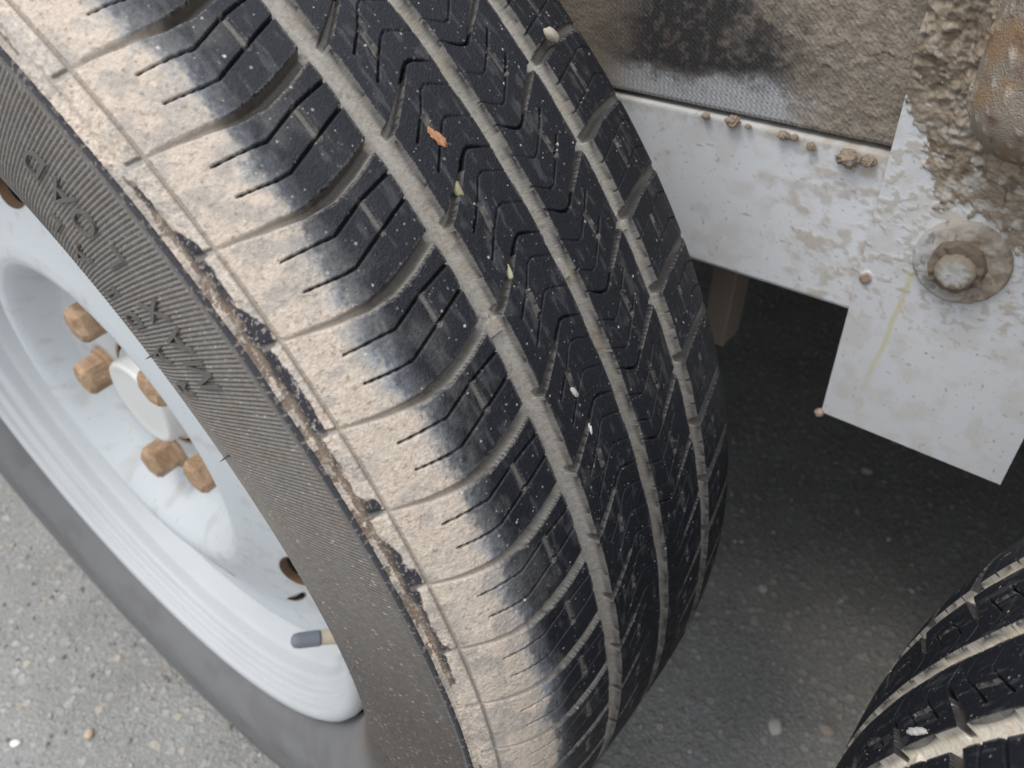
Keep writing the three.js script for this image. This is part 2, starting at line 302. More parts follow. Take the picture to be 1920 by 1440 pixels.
  if (cut > 0.05) {
    const d = c.slice(); const onMud = sstep(-57, -76, x + (nA - 0.5) * 10);
    const k = sstep(0.15, 1.2, cut);
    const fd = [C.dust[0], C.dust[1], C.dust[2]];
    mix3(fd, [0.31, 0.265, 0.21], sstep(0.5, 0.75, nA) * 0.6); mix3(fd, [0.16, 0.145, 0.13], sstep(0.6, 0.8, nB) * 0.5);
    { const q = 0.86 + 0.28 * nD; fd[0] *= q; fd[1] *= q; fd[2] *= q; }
    const base = latD > 0 && latD >= cut - 0.01 ? [0.066, 0.058, 0.05] : [0.07, 0.066, 0.062];
    mix3(base, [0.33, 0.29, 0.25], onMud); mix3(fd, [0.52, 0.45, 0.38], onMud);
    mix3(d, base, k); mix3(d, fd, dustAndLight * k); mix3(d, [0.006, 0.006, 0.007], black);
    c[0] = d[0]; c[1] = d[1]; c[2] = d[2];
  } else if (rimD > 0 && rimD < 1.3) {                       // dust feathering over the groove edges
    const f = (1 - sstep(0, 0.35 + 0.9 * noise(y * 2.1, x * 2.1, 66), rimD)); mix3(c, [0.25, 0.235, 0.215], 0.62 * f);
  }
  if (fine && cut < 0.3) {
    const kx = Math.floor(x / 2), ky = Math.floor(y / 2);
    for (let i = -1; i <= 1; i++) for (let j = -1; j <= 1; j++) { const L = specks.get((kx + i) * 4096 + ky + j); if (L) for (const q of L) { const d = Math.hypot(x - q[0], y - q[1]); if (d < q[2] + 0.2) { mix3(c, [0.8, 0.78, 0.74], q[3] * (1 - sstep(q[2] * 0.5, q[2] + 0.2, d))); h += 0.12 * (1 - sstep(0, q[2] + 0.2, d)); } } }
  }
  out.h = h - cut;
}

const rubberBump = tileTex(512, (u, v) => 0.5 * pnoise(u, v, 64, 1) + 0.3 * pnoise(u, v, 128, 2) + 0.2 * pnoise(u, v, 24, 3));
const roughTex = (() => { const n = 512, d = new Uint8Array(n * 4 * 2); for (let i = 0; i < n; i++) { const s = i / n * 500; const x = profAt(Math.min(s, prof.total - 1)).x; let r = s < S_BUT ? 0.72 : x < -72 ? 0.93 : x < -58 ? lerp(0.85, 0.42, (x + 72) / 14) : lerp(0.42, 0.56, clamp((x + 58) / 12)); if (s > S_IN) r = 0.9; for (const q of [0, 1]) { const k = (q * n + i) * 4; d[k] = d[k + 1] = d[k + 2] = Math.round(r * 255); d[k + 3] = 255; } } const t = new THREE.DataTexture(d, n, 2); t.wrapS = t.wrapT = THREE.RepeatWrapping; t.magFilter = THREE.LinearFilter; t.needsUpdate = true; return t; })();
const rubberMat = new THREE.MeshPhysicalMaterial({ specularIntensity: 0.6, vertexColors: true, roughness: 1, metalness: 0, bumpMap: rep(rubberBump, 1 / 0.03, 1 / 0.03), bumpScale: 0.00022, roughnessMap: rep(roughTex, 1 / 0.5, 1) });
const grooveMat = new THREE.MeshStandardMaterial({ vertexColors: true, roughness: 0.97, metalness: 0, bumpMap: rep(rubberBump, 1 / 0.02, 1 / 0.02), bumpScale: 0.00022 });

function buildTyre(root) {
  const cols = [];
  for (let s = 0; s < S_BUT - 0.3; s += s < 30 ? 1.6 : 0.85) cols.push(s);
  for (let s = S_BUT; s < S_IN + 3; s += 0.41) cols.push(s);
  for (let s = S_IN + 4; s < prof.total; s += 4) cols.push(s); cols.push(prof.total);
  const coarse = cols.filter((_, i) => i % 4 === 0); if (coarse[coarse.length - 1] !== prof.total) coarse.push(prof.total);
  const buckets = new Map(), TH0 = 0.40, TH1 = 1.67, o = { h: 0, c: [0, 0, 0] };
  const put = (name) => { if (!buckets.has(name)) buckets.set(name, { pos: [], nor: [], col: [], uv: [], idx: [], map: new Map() }); return buckets.get(name); };
  function patch(S, TH, fine, id0) {
    const n = S.length, m = TH.length, P = S.map(profAt), pos = new Float32Array(n * m * 3), col = new Float32Array(n * m * 3), uv = new Float32Array(n * m * 2), idx = new Uint32Array((n - 1) * (m - 1) * 6), hh = new Float32Array(n * m);
    for (let j = 0, k = 0; j < m; j++) for (let i = 0; i < n; i++, k++) {
      const q = P[i]; surf(S[i], q.x, q.r, TH[j], fine, o);
      hh[k] = o.h; const x = (q.x + q.nx * o.h) / 1000, r = (q.r + q.nr * o.h) / 1000;
      pos[k * 3] = x; pos[k * 3 + 1] = r * Math.cos(TH[j]); pos[k * 3 + 2] = r * Math.sin(TH[j]);
      col.set(o.c, k * 3); uv[k * 2] = S[i] / 1000; uv[k * 2 + 1] = TH[j] * 0.327;
    }
    const quad = (a) => { const b = a + 1, c = a + n, d = c + 1; return Math.abs(hh[a] - hh[d]) < Math.abs(hh[b] - hh[c]) ? [a, c, d, a, d, b] : [a, c, b, b, c, d]; };   // the diagonal that follows the relief
    for (let j = 0, k = 0; j < m - 1; j++) for (let i = 0; i < n - 1; i++) for (const v of quad(j * n + i)) idx[k++] = v;
    const g = geoFrom(pos, idx, uv, col), nor = g.attributes.normal.array;
    for (let j = 0; j < m - 1; j++) for (let i = 0; i < n - 1; i++) {
      const sc = (S[i] + S[i + 1]) / 2, x = (P[i].x + P[i + 1].x) / 2, t = ((TH[j] + TH[j + 1]) / 2 - T0) / PITCH; let name;
      if (sc < S_BUT || sc > S_IN + 6) name = 'sidewall'; else if (sc < S_SH) name = 'shoulder_band';
      else if (Math.abs(x + 32.5) < 4.1) name = 'tread_groove#0'; else if (Math.abs(x - 3.6) < 3.75) name = 'tread_groove#1'; else if (Math.abs(x - 39.4) < 4.15) name = 'tread_groove#2';
      else if (x < -32.5) name = 'tread_block#o' + ((Math.floor(t - latT(x)) % 68 + 68) % 68); else if (x < 3.6) name = 'tread_rib#0'; else if (x < 39.4) name = 'tread_rib#1';
      else name = 'tread_block#i' + ((Math.floor(t - ilatT(x)) % 68 + 68) % 68);
      const B = put(name), ids = quad(j * n + i);
      for (const v of ids) { let w = B.map.get(v + id0); if (w === undefined) { w = B.map.size; B.map.set(v + id0, w); B.pos.push(pos[v * 3], pos[v * 3 + 1], pos[v * 3 + 2]); B.nor.push(nor[v * 3], nor[v * 3 + 1], nor[v * 3 + 2]); B.col.push(col[v * 3], col[v * 3 + 1], col[v * 3 + 2]); B.uv.push(uv[v * 2], uv[v * 2 + 1]); } B.idx.push(w); }
    }
  }
  const thF = [], nF = 1000; for (let i = 0; i <= nF; i++) thF.push(lerp(TH0, TH1, i / nF));
  const thC = [], nC = 440; for (let i = 0; i <= nC; i++) thC.push(lerp(TH1, TH0 + Math.PI * 2, i / nC));
  patch(cols, thF, true, 0); patch(coarse, thC, false, 1e8);
  const make = (key, parent) => { const B = buckets.get(key); return mesh(key.split('#')[0], geoFrom(new Float32Array(B.pos), new Uint32Array(B.idx), new Float32Array(B.uv), new Float32Array(B.col), new Float32Array(B.nor)), key.startsWith('tread_groove') ? grooveMat : rubberMat, parent); };
  const tyre = make('sidewall', root); tyre.name = 'tyre';
  for (const key of buckets.keys()) if (key !== 'sidewall') make(key, tyre);
  return tyre;
}

// ------------------------------------------------------------------ wheel
const whitePaint = new THREE.MeshPhysicalMaterial({ color: 0xe9edee, roughness: 0.5, clearcoat: 0.1, clearcoatRoughness: 0.4 });
whitePaint.color.setRGB(0.51, 0.53, 0.545);
const grime = tileTex(512, (u, v) => { const n = pnoise(u, v, 60, 1), k = pnoise(u, v, 6, 2), g = sstep(0.93, 0.99, n) * sstep(0.5, 0.8, k); const w = 0.97 + 0.03 * k; return [w * (1 - 0.35 * g), w * (1 - 0.42 * g), w * (1 - 0.5 * g)]; }, true);
whitePaint.map = rep(grime, 7, 2);
const rustTex = tileTex(256, (u, v) => { const n = 0.5 * pnoise(u, v, 9, 4) + 0.3 * pnoise(u, v, 30, 5) + 0.2 * pnoise(u, v, 90, 6); return [0.50 + 0.32 * n, 0.40 + 0.30 * n, 0.30 + 0.29 * n]; }, true);
const rustBump = tileTex(256, (u, v) => 0.5 * pnoise(u, v, 40, 7) + 0.5 * pnoise(u, v, 100, 8));
const rustMat = new THREE.MeshStandardMaterial({ map: rustTex, roughness: 0.85, bumpMap: rustBump, bumpScale: 0.0003 });
const rustDark = new THREE.MeshStandardMaterial({ roughness: 0.9, map: rustTex }); rustDark.color.setRGB(0.3, 0.24, 0.2);
const ventRust = new THREE.MeshStandardMaterial({ roughness: 0.9, map: rustTex }); ventRust.color.setRGB(0.34, 0.30, 0.27);
const darkIron = new THREE.MeshStandardMaterial({ roughness: 0.85 }); darkIron.color.setRGB(0.05, 0.042, 0.036);
const silver = new THREE.MeshStandardMaterial({ roughness: 0.5, metalness: 0.15 }); silver.color.setRGB(0.66, 0.67, 0.66);

function buildWheel(label) {
  const root = new THREE.Group(); root.name = 'road_wheel'; scene.add(root); tag(root, label, 'trailer wheel');
  const tyre = buildTyre(root);
  // raised writing on the sidewall, tops towards the axle
  const font = fontBold; const letters = [];
  const sOfR = (r) => { for (let i = 1; i < prof.S.length; i++) if (prof.pts[i].y >= r) return prof.S[i]; };
  function write(str, rc, thEnd, size, adv) {              // reads against theta; letter by letter
    let th = thEnd;
    for (const ch of str) {
      if (ch !== ' ') {
        const g = new TextGeometry(ch, { font, size: size, depth: 0.95, curveSegments: 5, bevelEnabled: false }), p = g.attributes.position;
        g.computeBoundingBox(); const w = g.boundingBox.max.x;
        for (let i = 0; i < p.count; i++) {
          const s = sOfR(rc) - (p.getY(i) - size / 2) , q = profAt(s), a = th - (p.getX(i)) / rc - 0.9 * (q.r - rc) / 1000 * -1, hh = p.getZ(i) - 0.12;
          p.setXYZ(i, (q.x + q.nx * hh) / 1000, (q.r + q.nr * hh) / 1000 * Math.cos(a), (q.r + q.nr * hh) / 1000 * Math.sin(a));
        }
        g.deleteAttribute('uv'); const f = mergeVertices(g, 1e-6); f.computeVertexNormals(); letters.push(toCreasedNormals(f, 0.5));
      }
      th -= (ch === ' ' ? 0.7 : ch === 'M' ? 1.25 : 1) * adv / rc;
    }
  }
  write('MAX LOAD', 279.5, 0.905, 10.0, 10.8);
  write('RADIAL', 262.5, 0.90, 8.0, 12.2);
  const lm = new THREE.MeshStandardMaterial({ roughness: 0.75 }); lm.color.setRGB(0.115, 0.108, 0.10);
  mesh('lettering', mergeGeometries(letters), lm, tyre);
  // moulding whiskers left on the rubber
  for (const [th, r] of [[0.835, 257.5], [0.985, 257], [1.375, 256]]) {
    const q = profAt(sOfR(r)), g = new THREE.ConeGeometry(0.0006, 0.0042, 6); g.translate(0, 0.002, 0); g.rotateZ(Math.PI / 2 - 0.25); g.rotateX(0);
    const m = mesh('rubber_whisker', g, lm, tyre); m.position.set(q.x / 1000, q.r / 1000 * Math.cos(th), q.r / 1000 * Math.sin(th)); m.rotation.x = th;
  }
  // rim barrel
  const rim = mesh('wheel_rim', lathe([[-70, 219.6], [-76.5, 219.0], [-79.8, 217.4], [-81.6, 214.6], [-81.5, 211.4], [-80.2, 209.2], [-78.4, 208.4], [-76.6, 208.7], [-75.3, 208.2], [-74.4, 205.6], [-73.4, 204.2], [-71.6, 203.7], [-69.4, 204.1], [-68.0, 203.2], [-67.0, 199.9], [-65.8, 198.2], [-63, 197.5], [-57, 197.6], [-54.5, 196.9], [-51, 193.8], [-43, 193.6], [-36, 188], [-20, 180], [20, 178], [50, 190], [75, 207], [80, 216], [76, 219]], 192), whitePaint, root);
  // disc with its dish, vents and bore
  const face = [[-40, 191], [-43.5, 184], [-44.5, 176], [-45.2, 165], [-47.6, 153], [-52.5, 138], [-57.6, 123], [-61.8, 111], [-62.9, 105], [-62, 100.5], [-59, 96.5], [-53, 92], [-46, 87.5], [-40, 83], [-36.5, 77], [-35.2, 70], [-35, 55], [-35, 36]];
  const rows = []; for (let i = 0; i < face.length - 1; i++) { const [x0, r0] = face[i], [x1, r1] = face[i + 1], n = Math.max(1, Math.round(Math.abs(r1 - r0) / 1.6)); for (let k = 0; k < n; k++) rows.push([lerp(x0, x1, k / n), lerp(r0, r1, k / n)]); } rows.push(face[face.length - 1]);
  const xAt = (r) => { for (let i = 1; i < face.length; i++) if (face[i][1] <= r) { const f = (r - face[i - 1][1]) / (face[i][1] - face[i - 1][1]); return lerp(face[i - 1][0], face[i][0], f); } return -35; };
  const vents = []; for (let k = 0; k < 6; k++) vents.push([-0.16 + k * Math.PI / 3, 141, 9.5, 17]); vents.push([2.26, 149.5, 2.2, 19]);
  const SEG = 421, dp = [], du = [], di = [], RR = [], TT = [];
  for (const [x, r] of rows) for (let k = 0; k < SEG; k++) {
    let rr = r, tt = k / (SEG - 1) * Math.PI * 2;
    for (const [va, vr, ra, rb] of vents) { let d = tt - va; d -= Math.round(d / (2 * Math.PI)) * 2 * Math.PI; const p = (rr - vr) / ra, q = d * vr / rb, rho = Math.hypot(p, q); if (rho > 0.85 && rho < 1.16) { rr = vr + p / rho * ra; tt = va + q / rho * rb / vr; } }
    RR.push(rr); TT.push(tt); const xx = rr === r ? x : xAt(rr); dp.push(xx / 1000, rr / 1000 * Math.cos(tt), rr / 1000 * Math.sin(tt)); du.push(tt / 6.283, rr / 200);
  }
  const inVent = (r, t) => vents.some(([va, vr, ra, rb]) => { let d = t - va; d -= Math.round(d / (2 * Math.PI)) * 2 * Math.PI; return Math.hypot((r - vr) / ra, d * vr / rb) < 0.97; });
  for (let j = 0; j < rows.length - 1; j++) for (let k = 0; k < SEG - 1; k++) {
    const a = j * SEG + k, b = a + 1, c = a + SEG, d = b + SEG, tm = (k + 0.5) / (SEG - 1) * Math.PI * 2;
    if (inVent((RR[a] + RR[b] + RR[c] + RR[d]) / 4, tm)) continue; di.push(a, b, c, b, d, c);
  }
  const W = 1024, H = 256, data = new Uint8Array(W * H * 4);
  for (let y = 0; y < H; y++) for (let x = 0; x < W; x++) {
    const t = (x + 0.5) / W * 2 * Math.PI, r = (y + 0.5) / H * 200, px = r * Math.cos(t), py = r * Math.sin(t), n = fbm(px * 0.11 + 50, py * 0.11 + 50, 4, 951), n2 = noise(px * 0.8, py * 0.8, 952), c = [0.66, 0.685, 0.70];
    mix3(c, [0.50, 0.47, 0.42], 0.45 * sstep(0.55, 0.8, n) + 0.3 * (1 - sstep(34, 52, r)));
    for (let k = 0; k < 5; k++) { const a = 0.8212 + k * Math.PI * 2 / 5, d = Math.hypot(px - 56.7 * Math.cos(a), py - 56.7 * Math.sin(a)) + (n - 0.5) * 9; mix3(c, [0.42, 0.24, 0.12], 0.85 * (1 - sstep(13.5, 19, d))); }
    for (const [va, vr, ra, rb] of vents) { let d = t - va; d -= Math.round(d / (2 * Math.PI)) * 2 * Math.PI; const q = Math.hypot((r - vr) / ra, d * vr / rb) + (n - 0.5) * 0.3; mix3(c, [0.34, 0.25, 0.16], 0.7 * (1 - sstep(1.03, 1.2, q))); }
    mix3(c, [0.38, 0.27, 0.17], 0.55 * (1 - sstep(36, 40, r))); if (n2 > 0.93) mix3(c, [0.35, 0.25, 0.16], 0.5 * sstep(0.93, 0.98, n2));
    const i = (y * W + x) * 4, g = (v) => Math.round(255 * clamp(1.055 * Math.pow(v, 1 / 2.4) - 0.055)); data[i] = g(c[0]); data[i + 1] = g(c[1]); data[i + 2] = g(c[2]); data[i + 3] = 255;
  }
  const discTex = new THREE.DataTexture(data, W, H); discTex.wrapS = discTex.wrapT = THREE.RepeatWrapping; discTex.magFilter = THREE.LinearFilter; discTex.colorSpace = THREE.SRGBColorSpace; discTex.needsUpdate = true;
  const discMat = whitePaint.clone(); discMat.color.setRGB(0.78, 0.80, 0.815); discMat.map = discTex;
  const dm = mesh('wheel_disc', geoFrom(new Float32Array(dp), new Uint32Array(di), new Float32Array(du)), discMat, root);
  for (const [va, vr, ra, rb] of vents) {                    // the cut edge of each vent, bare and rusty
    const n = 40, P = [], I = [], U = [];
    for (let k = 0; k < n; k++) { const a = k / n * 2 * Math.PI; for (const [sc, dx] of [[1.05, -0.25], [0.99, -0.3], [0.985, 4.5]]) { const r = vr + Math.cos(a) * ra * sc, t = va + Math.sin(a) * rb * sc / vr; P.push((xAt(r) + dx) / 1000, r / 1000 * Math.cos(t), r / 1000 * Math.sin(t)); U.push(a, dx); } }
    for (let k = 0; k < n; k++) for (let q = 0; q < 2; q++) { const a = k * 3 + q, b = ((k + 1) % n) * 3 + q; I.push(a, a + 1, b, b, a + 1, b + 1); }
    mesh('vent_edge', geoFrom(new Float32Array(P), new Uint32Array(I), new Float32Array(U)), ventRust, dm);
  }
  { const g = new THREE.TorusGeometry(0.0362, 0.0009, 6, 48); g.rotateY(Math.PI / 2); const m = mesh('bore_edge', g, rustMat, dm); m.position.x = -0.035; }
  mesh('hub', lathe([[-30, 0.5], [-30, 33], [-36, 33], [-36, 29.5], [-44.6, 28.8], [-46.6, 27.6], [-47.2, 26], [-46.4, 23.5], [-46.2, 19], [-46.6, 6], [-46.6, 0.05]], 64), silver, root);
  mesh('brake_drum', lathe([[-24, 0.5], [-24, 118], [-20, 124], [40, 124], [44, 118], [44, 0.5]], 64), darkIron, root);
  // wheel bolts
  const nut = (() => {
    const R = 11.6, pts = [], idx = []; const ring = (x, r, a0) => { for (let k = 0; k < 6; k++) { const a = k * Math.PI / 3 + a0; pts.push(x, r * Math.cos(a), r * Math.sin(a)); } };
    ring(0, R, 0); ring(-16.2, R, 0); ring(-19.0, R * 0.80, 0); ring(-19.8, R * 0.45, 0);
    for (let q = 0; q < 3; q++) for (let k = 0; k < 6; k++) { const a = q * 6 + k, b = q * 6 + (k + 1) % 6; idx.push(a, b, a + 6, b, b + 6, a + 6); }
    pts.push(-19.9, 0, 0); for (let k = 0; k < 6; k++) idx.push(18 + k, 18 + (k + 1) % 6, 24);
    let g = new THREE.BufferGeometry(); g.setAttribute('position', new THREE.Float32BufferAttribute(pts.map((v) => v / 1000), 3)); g.setIndex(idx);
    const uv = []; for (let i = 0; i < 25; i++) uv.push(pts[i * 3] / 30 + 0.3, Math.atan2(pts[i * 3 + 2], pts[i * 3 + 1]) / 6.28); g.setAttribute('uv', new THREE.Float32BufferAttribute(uv, 2));
    g.computeVertexNormals(); g = toCreasedNormals(g, 0.5);
    return mergeGeometries([g, (() => { const c = lathe([[2, 14], [-3, 13.5], [-4, 12], [-4, 9]], 24).toNonIndexed(); return c; })()]);
  })();
  for (let k = 0; k < 5; k++) { const a = 0.8212 + k * Math.PI * 2 / 5, m = mesh('wheel_bolt', nut, rustMat, root); m.position.set(-0.0352, 0.0567 * Math.cos(a), 0.0567 * Math.sin(a)); m.rotation.x = 0.35 + k * 1.13; }
  // valve
  const A = new THREE.Vector3(-0.047, 0.184 * Math.cos(2.13), 0.184 * Math.sin(2.13)), B = new THREE.Vector3(-0.0715, 0.1655 * Math.cos(2.13), 0.1655 * Math.sin(2.13)), dir = B.clone().sub(A).normalize(), L = A.distanceTo(B);
  const vl = (pts, seg) => { const g = new THREE.LatheGeometry(pts.map(([r, y]) => new THREE.Vector2(r, y)), seg); g.applyQuaternion(new THREE.Quaternion().setFromUnitVectors(new THREE.Vector3(0, 1, 0), dir)); g.translate(A.x, A.y, A.z); return g; };
  const tan = new THREE.MeshStandardMaterial({ roughness: 0.7 }); tan.color.setRGB(0.42, 0.37, 0.28);
  const v = mesh('valve_stem', vl([[0.0068, -0.004], [0.0066, 0.003], [0.0046, 0.007], [0.0042, L * 0.55], [0.003, L * 0.6]], 24), tan, root);
  const capM = new THREE.MeshStandardMaterial({ roughness: 0.6 }); capM.color.setRGB(0.15, 0.165, 0.20);
  mesh('valve_cap', vl([[0.0001, L * 0.5], [0.0046, L * 0.5], [0.0047, L * 0.55], [0.0045, L * 0.9], [0.0038, L * 0.99], [0.002, L * 1.03], [0.0001, L * 1.04]], 24), capM, v);
  return root;
}
const fontBold = await new FontLoader().loadAsync('fonts/droid/droid_sans_regular.typeface.json');
const wheelA = buildWheel('white steel trailer wheel with rusty bolts and a mud-banded worn tyre');
wheelA.position.set(0, HC, 0);
const wheelB = wheelA.clone(); wheelB.name = 'road_wheel_001'; scene.add(wheelB);
wheelB.userData = { label: 'second trailer tyre at lower right showing only its dusty tread', category: 'trailer wheel' };
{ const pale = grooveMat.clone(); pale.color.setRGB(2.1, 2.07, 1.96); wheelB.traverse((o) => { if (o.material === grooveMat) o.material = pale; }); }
wheelB.position.set(0, HC + 0.005, 0.735); wheelB.rotation.x = -2.3;

// ------------------------------------------------------------------ trailer underside
const chassis = new THREE.Group(); chassis.name = 'trailer_chassis'; scene.add(chassis);
chassis.position.set(0.15, HC, 0.3);
tag(chassis, 'muddy trailer chassis with white rail, bracket plate and stained panel beside the tyres', 'trailer chassis');
const CO = new THREE.Vector3(0.15, 0, 0.3);               // chassis origin in wheel coordinates
// a relief sheet facing -x: lists of u (along z) and v (up) in mm from an origin, tilted about x
function relief(us, vs, fn, depth) {
  const n = us.length, m = vs.length, N = n * m, pos = new Float32Array((N + 2 * (n + m)) * 3 + 12), col = new Float32Array(pos.length), uv = new Float32Array(pos.length / 3 * 2), idx = []; const o = { h: 0, c: [0, 0, 0] };
  for (let j = 0, k = 0; j < m; j++) for (let i = 0; i < n; i++, k++) { fn(us[i], vs[j], o); pos[k * 3] = -o.h / 1000; pos[k * 3 + 1] = vs[j] / 1000; pos[k * 3 + 2] = us[i] / 1000; col.set(o.c, k * 3); uv[k * 2] = us[i] / 1000; uv[k * 2 + 1] = vs[j] / 1000; }
  for (let j = 0; j < m - 1; j++) for (let i = 0; i < n - 1; i++) { const a = j * n + i, b = a + 1, c = a + n, d = c + 1; idx.push(a, b, c, b, d, c); }
  const ring = []; for (let i = 0; i < n; i++) ring.push(i); for (let j = 1; j < m; j++) ring.push(j * n + n - 1); for (let i = n - 2; i >= 0; i--) ring.push((m - 1) * n + i); for (let j = m - 2; j > 0; j--) ring.push(j * n);
  let g = geoFrom(pos.slice(0, N * 3), new Uint32Array(idx), uv.slice(0, N * 2), col.slice(0, N * 3));
  // the sides and the back, with their own vertices
  const sp = [], sc = [], su = [], si = []; const q = ring.length;
  for (const a of ring) { sp.push(pos[a * 3], pos[a * 3 + 1], pos[a * 3 + 2], depth / 1000, pos[a * 3 + 1], pos[a * 3 + 2]); sc.push(...col.slice(a * 3, a * 3 + 3), ...col.slice(a * 3, a * 3 + 3)); su.push(uv[a * 2], uv[a * 2 + 1], uv[a * 2], uv[a * 2 + 1]); }
  for (let i = 0; i < q; i++) { const a = i * 2, b = ((i + 1) % q) * 2; si.push(a, a + 1, b, b, a + 1, b + 1); }
  const c0 = [0, n - 1, N - 1, N - n].map((a) => { sp.push(depth / 1000, pos[a * 3 + 1], pos[a * 3 + 2]); sc.push(0.3, 0.28, 0.25); su.push(0, 0); return sp.length / 3 - 1; }); si.push(c0[0], c0[2], c0[1], c0[0], c0[3], c0[2]);
  const side = toCreasedNormals(geoFrom(new Float32Array(sp), new Uint32Array(si), new Float32Array(su), new Float32Array(sc)), 0.4);
  return mergeGeometries([g.toNonIndexed(), side]);
}
const range = (a, b, st) => { const n = Math.max(1, Math.round((b - a) / st)), r = []; for (let i = 0; i <= n; i++) r.push(lerp(a, b, i / n)); return r; };
const metalMat = new THREE.MeshStandardMaterial({ vertexColors: true, roughness: 0.62, bumpMap: rep(rubberBump, 1 / 0.03, 1 / 0.03), bumpScale: 0.00012 });
const mudMat = new THREE.MeshStandardMaterial({ vertexColors: true, roughness: 0.95, bumpMap: rep(rubberBump, 1 / 0.02, 1 / 0.02), bumpScale: 0.0004 });
const plateMat = new THREE.MeshStandardMaterial({ vertexColors: true, roughness: 0.8, bumpMap: rep(rubberBump, 1 / 0.02, 1 / 0.02), bumpScale: 0.00012 });
const ridged = (x, y, s) => 1 - Math.abs(2 * noise(x, y, s) - 1);
const MUDC = [0.315, 0.258, 0.195], MUDD = [0.17, 0.13, 0.092], MUDL = [0.46, 0.395, 0.315];
function mudColour(c, x, y) {
  c[0] = MUDC[0]; c[1] = MUDC[1]; c[2] = MUDC[2];
  mix3(c, MUDD, sstep(0.5, 0.75, fbm(x * 0.22, y * 0.3, 4, 301)) * 0.85);
  mix3(c, MUDL, sstep(0.55, 0.8, fbm(x * 0.4 + 9, y * 0.5, 3, 311)) * 0.6);
  const q = 0.86 + 0.3 * noise(x * 2.3, y * 2.3, 321); c[0] *= q; c[1] *= q; c[2] *= q;
}
// bracket plate: u 0..85 from its rear edge, v up from its lower edge
const plateFn = (u, v, o) => {
  const c = o.c; let h = 0;
  const n = fbm(u * 0.12, v * 0.12, 4, 401), n2 = fbm(u * 0.45, v * 0.5, 3, 411);
  // white paint, dull and speckled
  c[0] = 0.70; c[1] = 0.715; c[2] = 0.74; mix3(c, [0.62, 0.61, 0.585], sstep(0.42, 0.7, n) * 0.7);
  const near = sstep(40, 105, v);
  const spk = noise(u * 0.62 + 0.3 * noise(u, v, 5), v * 0.62, 421); if (spk > 0.915 - 0.04 * near) mix3(c, [0.26, 0.23, 0.21], sstep(0.915 - 0.04 * near, 0.97, spk) * 0.65);
  const sm = fbm(u * 0.34 + n * 2, v * 0.42, 4, 431); mix3(c, [0.45, 0.385, 0.30], sstep(0.62 - 0.14 * near, 0.78 - 0.14 * near, sm) * 0.55 * sstep(40, 85, v)); h += 0.18 * sstep(0.66 - 0.14 * near, 0.74 - 0.14 * near, sm) * sstep(60, 95, v);
  // yellow run under the washer
  const yx = lerp(14.5, 21.5, clamp(v / 90)) + 1.2 * (noise(v * 0.12, 1, 3) - 0.5); mix3(c, [0.62, 0.52, 0.20], (1 - sstep(0.5, 1.7, Math.abs(u - yx))) * sstep(4, 60, v) * (1 - sstep(92, 95, v)) * 0.5);
  for (const [a, b, r] of [[42, 62, 0.8], [37, 56, 1.1], [40, 55, 0.9], [56, 64, 0.8]]) { const d = Math.hypot(u - a, (v - b) * 1.6); mix3(c, [0.45, 0.16, 0.07], (1 - sstep(r * 0.5, r, d)) * 0.8); }
  // mud: thick towards the top, ragged lower edge
  const line = u < 7 ? lerp(164, 156, u / 7) : u < 22 ? lerp(156, 131, (u - 7) / 15) : u < 45 ? lerp(131, 122, (u - 22) / 23) : 118;
  const m = sstep(-1.4, 1.4, v - line + (n - 0.5) * 22 + (n2 - 0.5) * 13);
  const full = sstep(0, 34, v - line);
  const thick = m * (0.35 + 0.8 * n2 + full * (1.2 + 2.6 * fbm(u * 0.11, v * 0.11, 3, 441) + 2.0 * (ridged(u * 0.17, v * 0.2, 451) - 0.5) + 1.5 * (n2 - 0.5)) + 0.5 * (noise(u * 1.1, v * 1.1, 461) - 0.5));
  h += thick;
  if (m > 0.02) {
    const k = c.slice(); mudColour(c, u, v);
    const pale = sstep(0.58, 0.66, fbm(u * 0.16 + 40, v * 0.2, 4, 471)) * (1 - sstep(20, 42, v - line)); mix3(c, [0.52, 0.49, 0.45], pale * 0.8);
    mix3(c, [0.045, 0.033, 0.024], sstep(0.5, 0.2, thick - full * 1.0) * full * 0.7 + (full > 0.3 ? sstep(0.8, 0.95, ridged(u * 0.19, v * 0.23, 481)) * 0.45 : 0));
    const fleck = noise(u * 0.5, v * 0.5, 491); mix3(c, [0.6, 0.59, 0.57], sstep(0.91, 0.96, fleck) * 0.8);
    mix3(c, k, 1 - m);
  }
  const blob = 1 - sstep(2.2, 3.2, Math.hypot(u - 3.8, v - 84) + 2.2 * (n2 - 0.5)); if (blob > 0) { h += blob * 1.3; mix3(c, [0.36, 0.27, 0.20], blob); }
  o.h = h;
};
const plate = mesh('bracket_plate', relief([...range(0, 85.2, 0.5)], [...range(0, 225, 0.55), 260, 300], plateFn, 2.4), plateMat, chassis);
plate.position.set(0, 0.034, 0.3309).sub(new THREE.Vector3(0, 0, CO.z)); plate.rotation.x = -0.036;
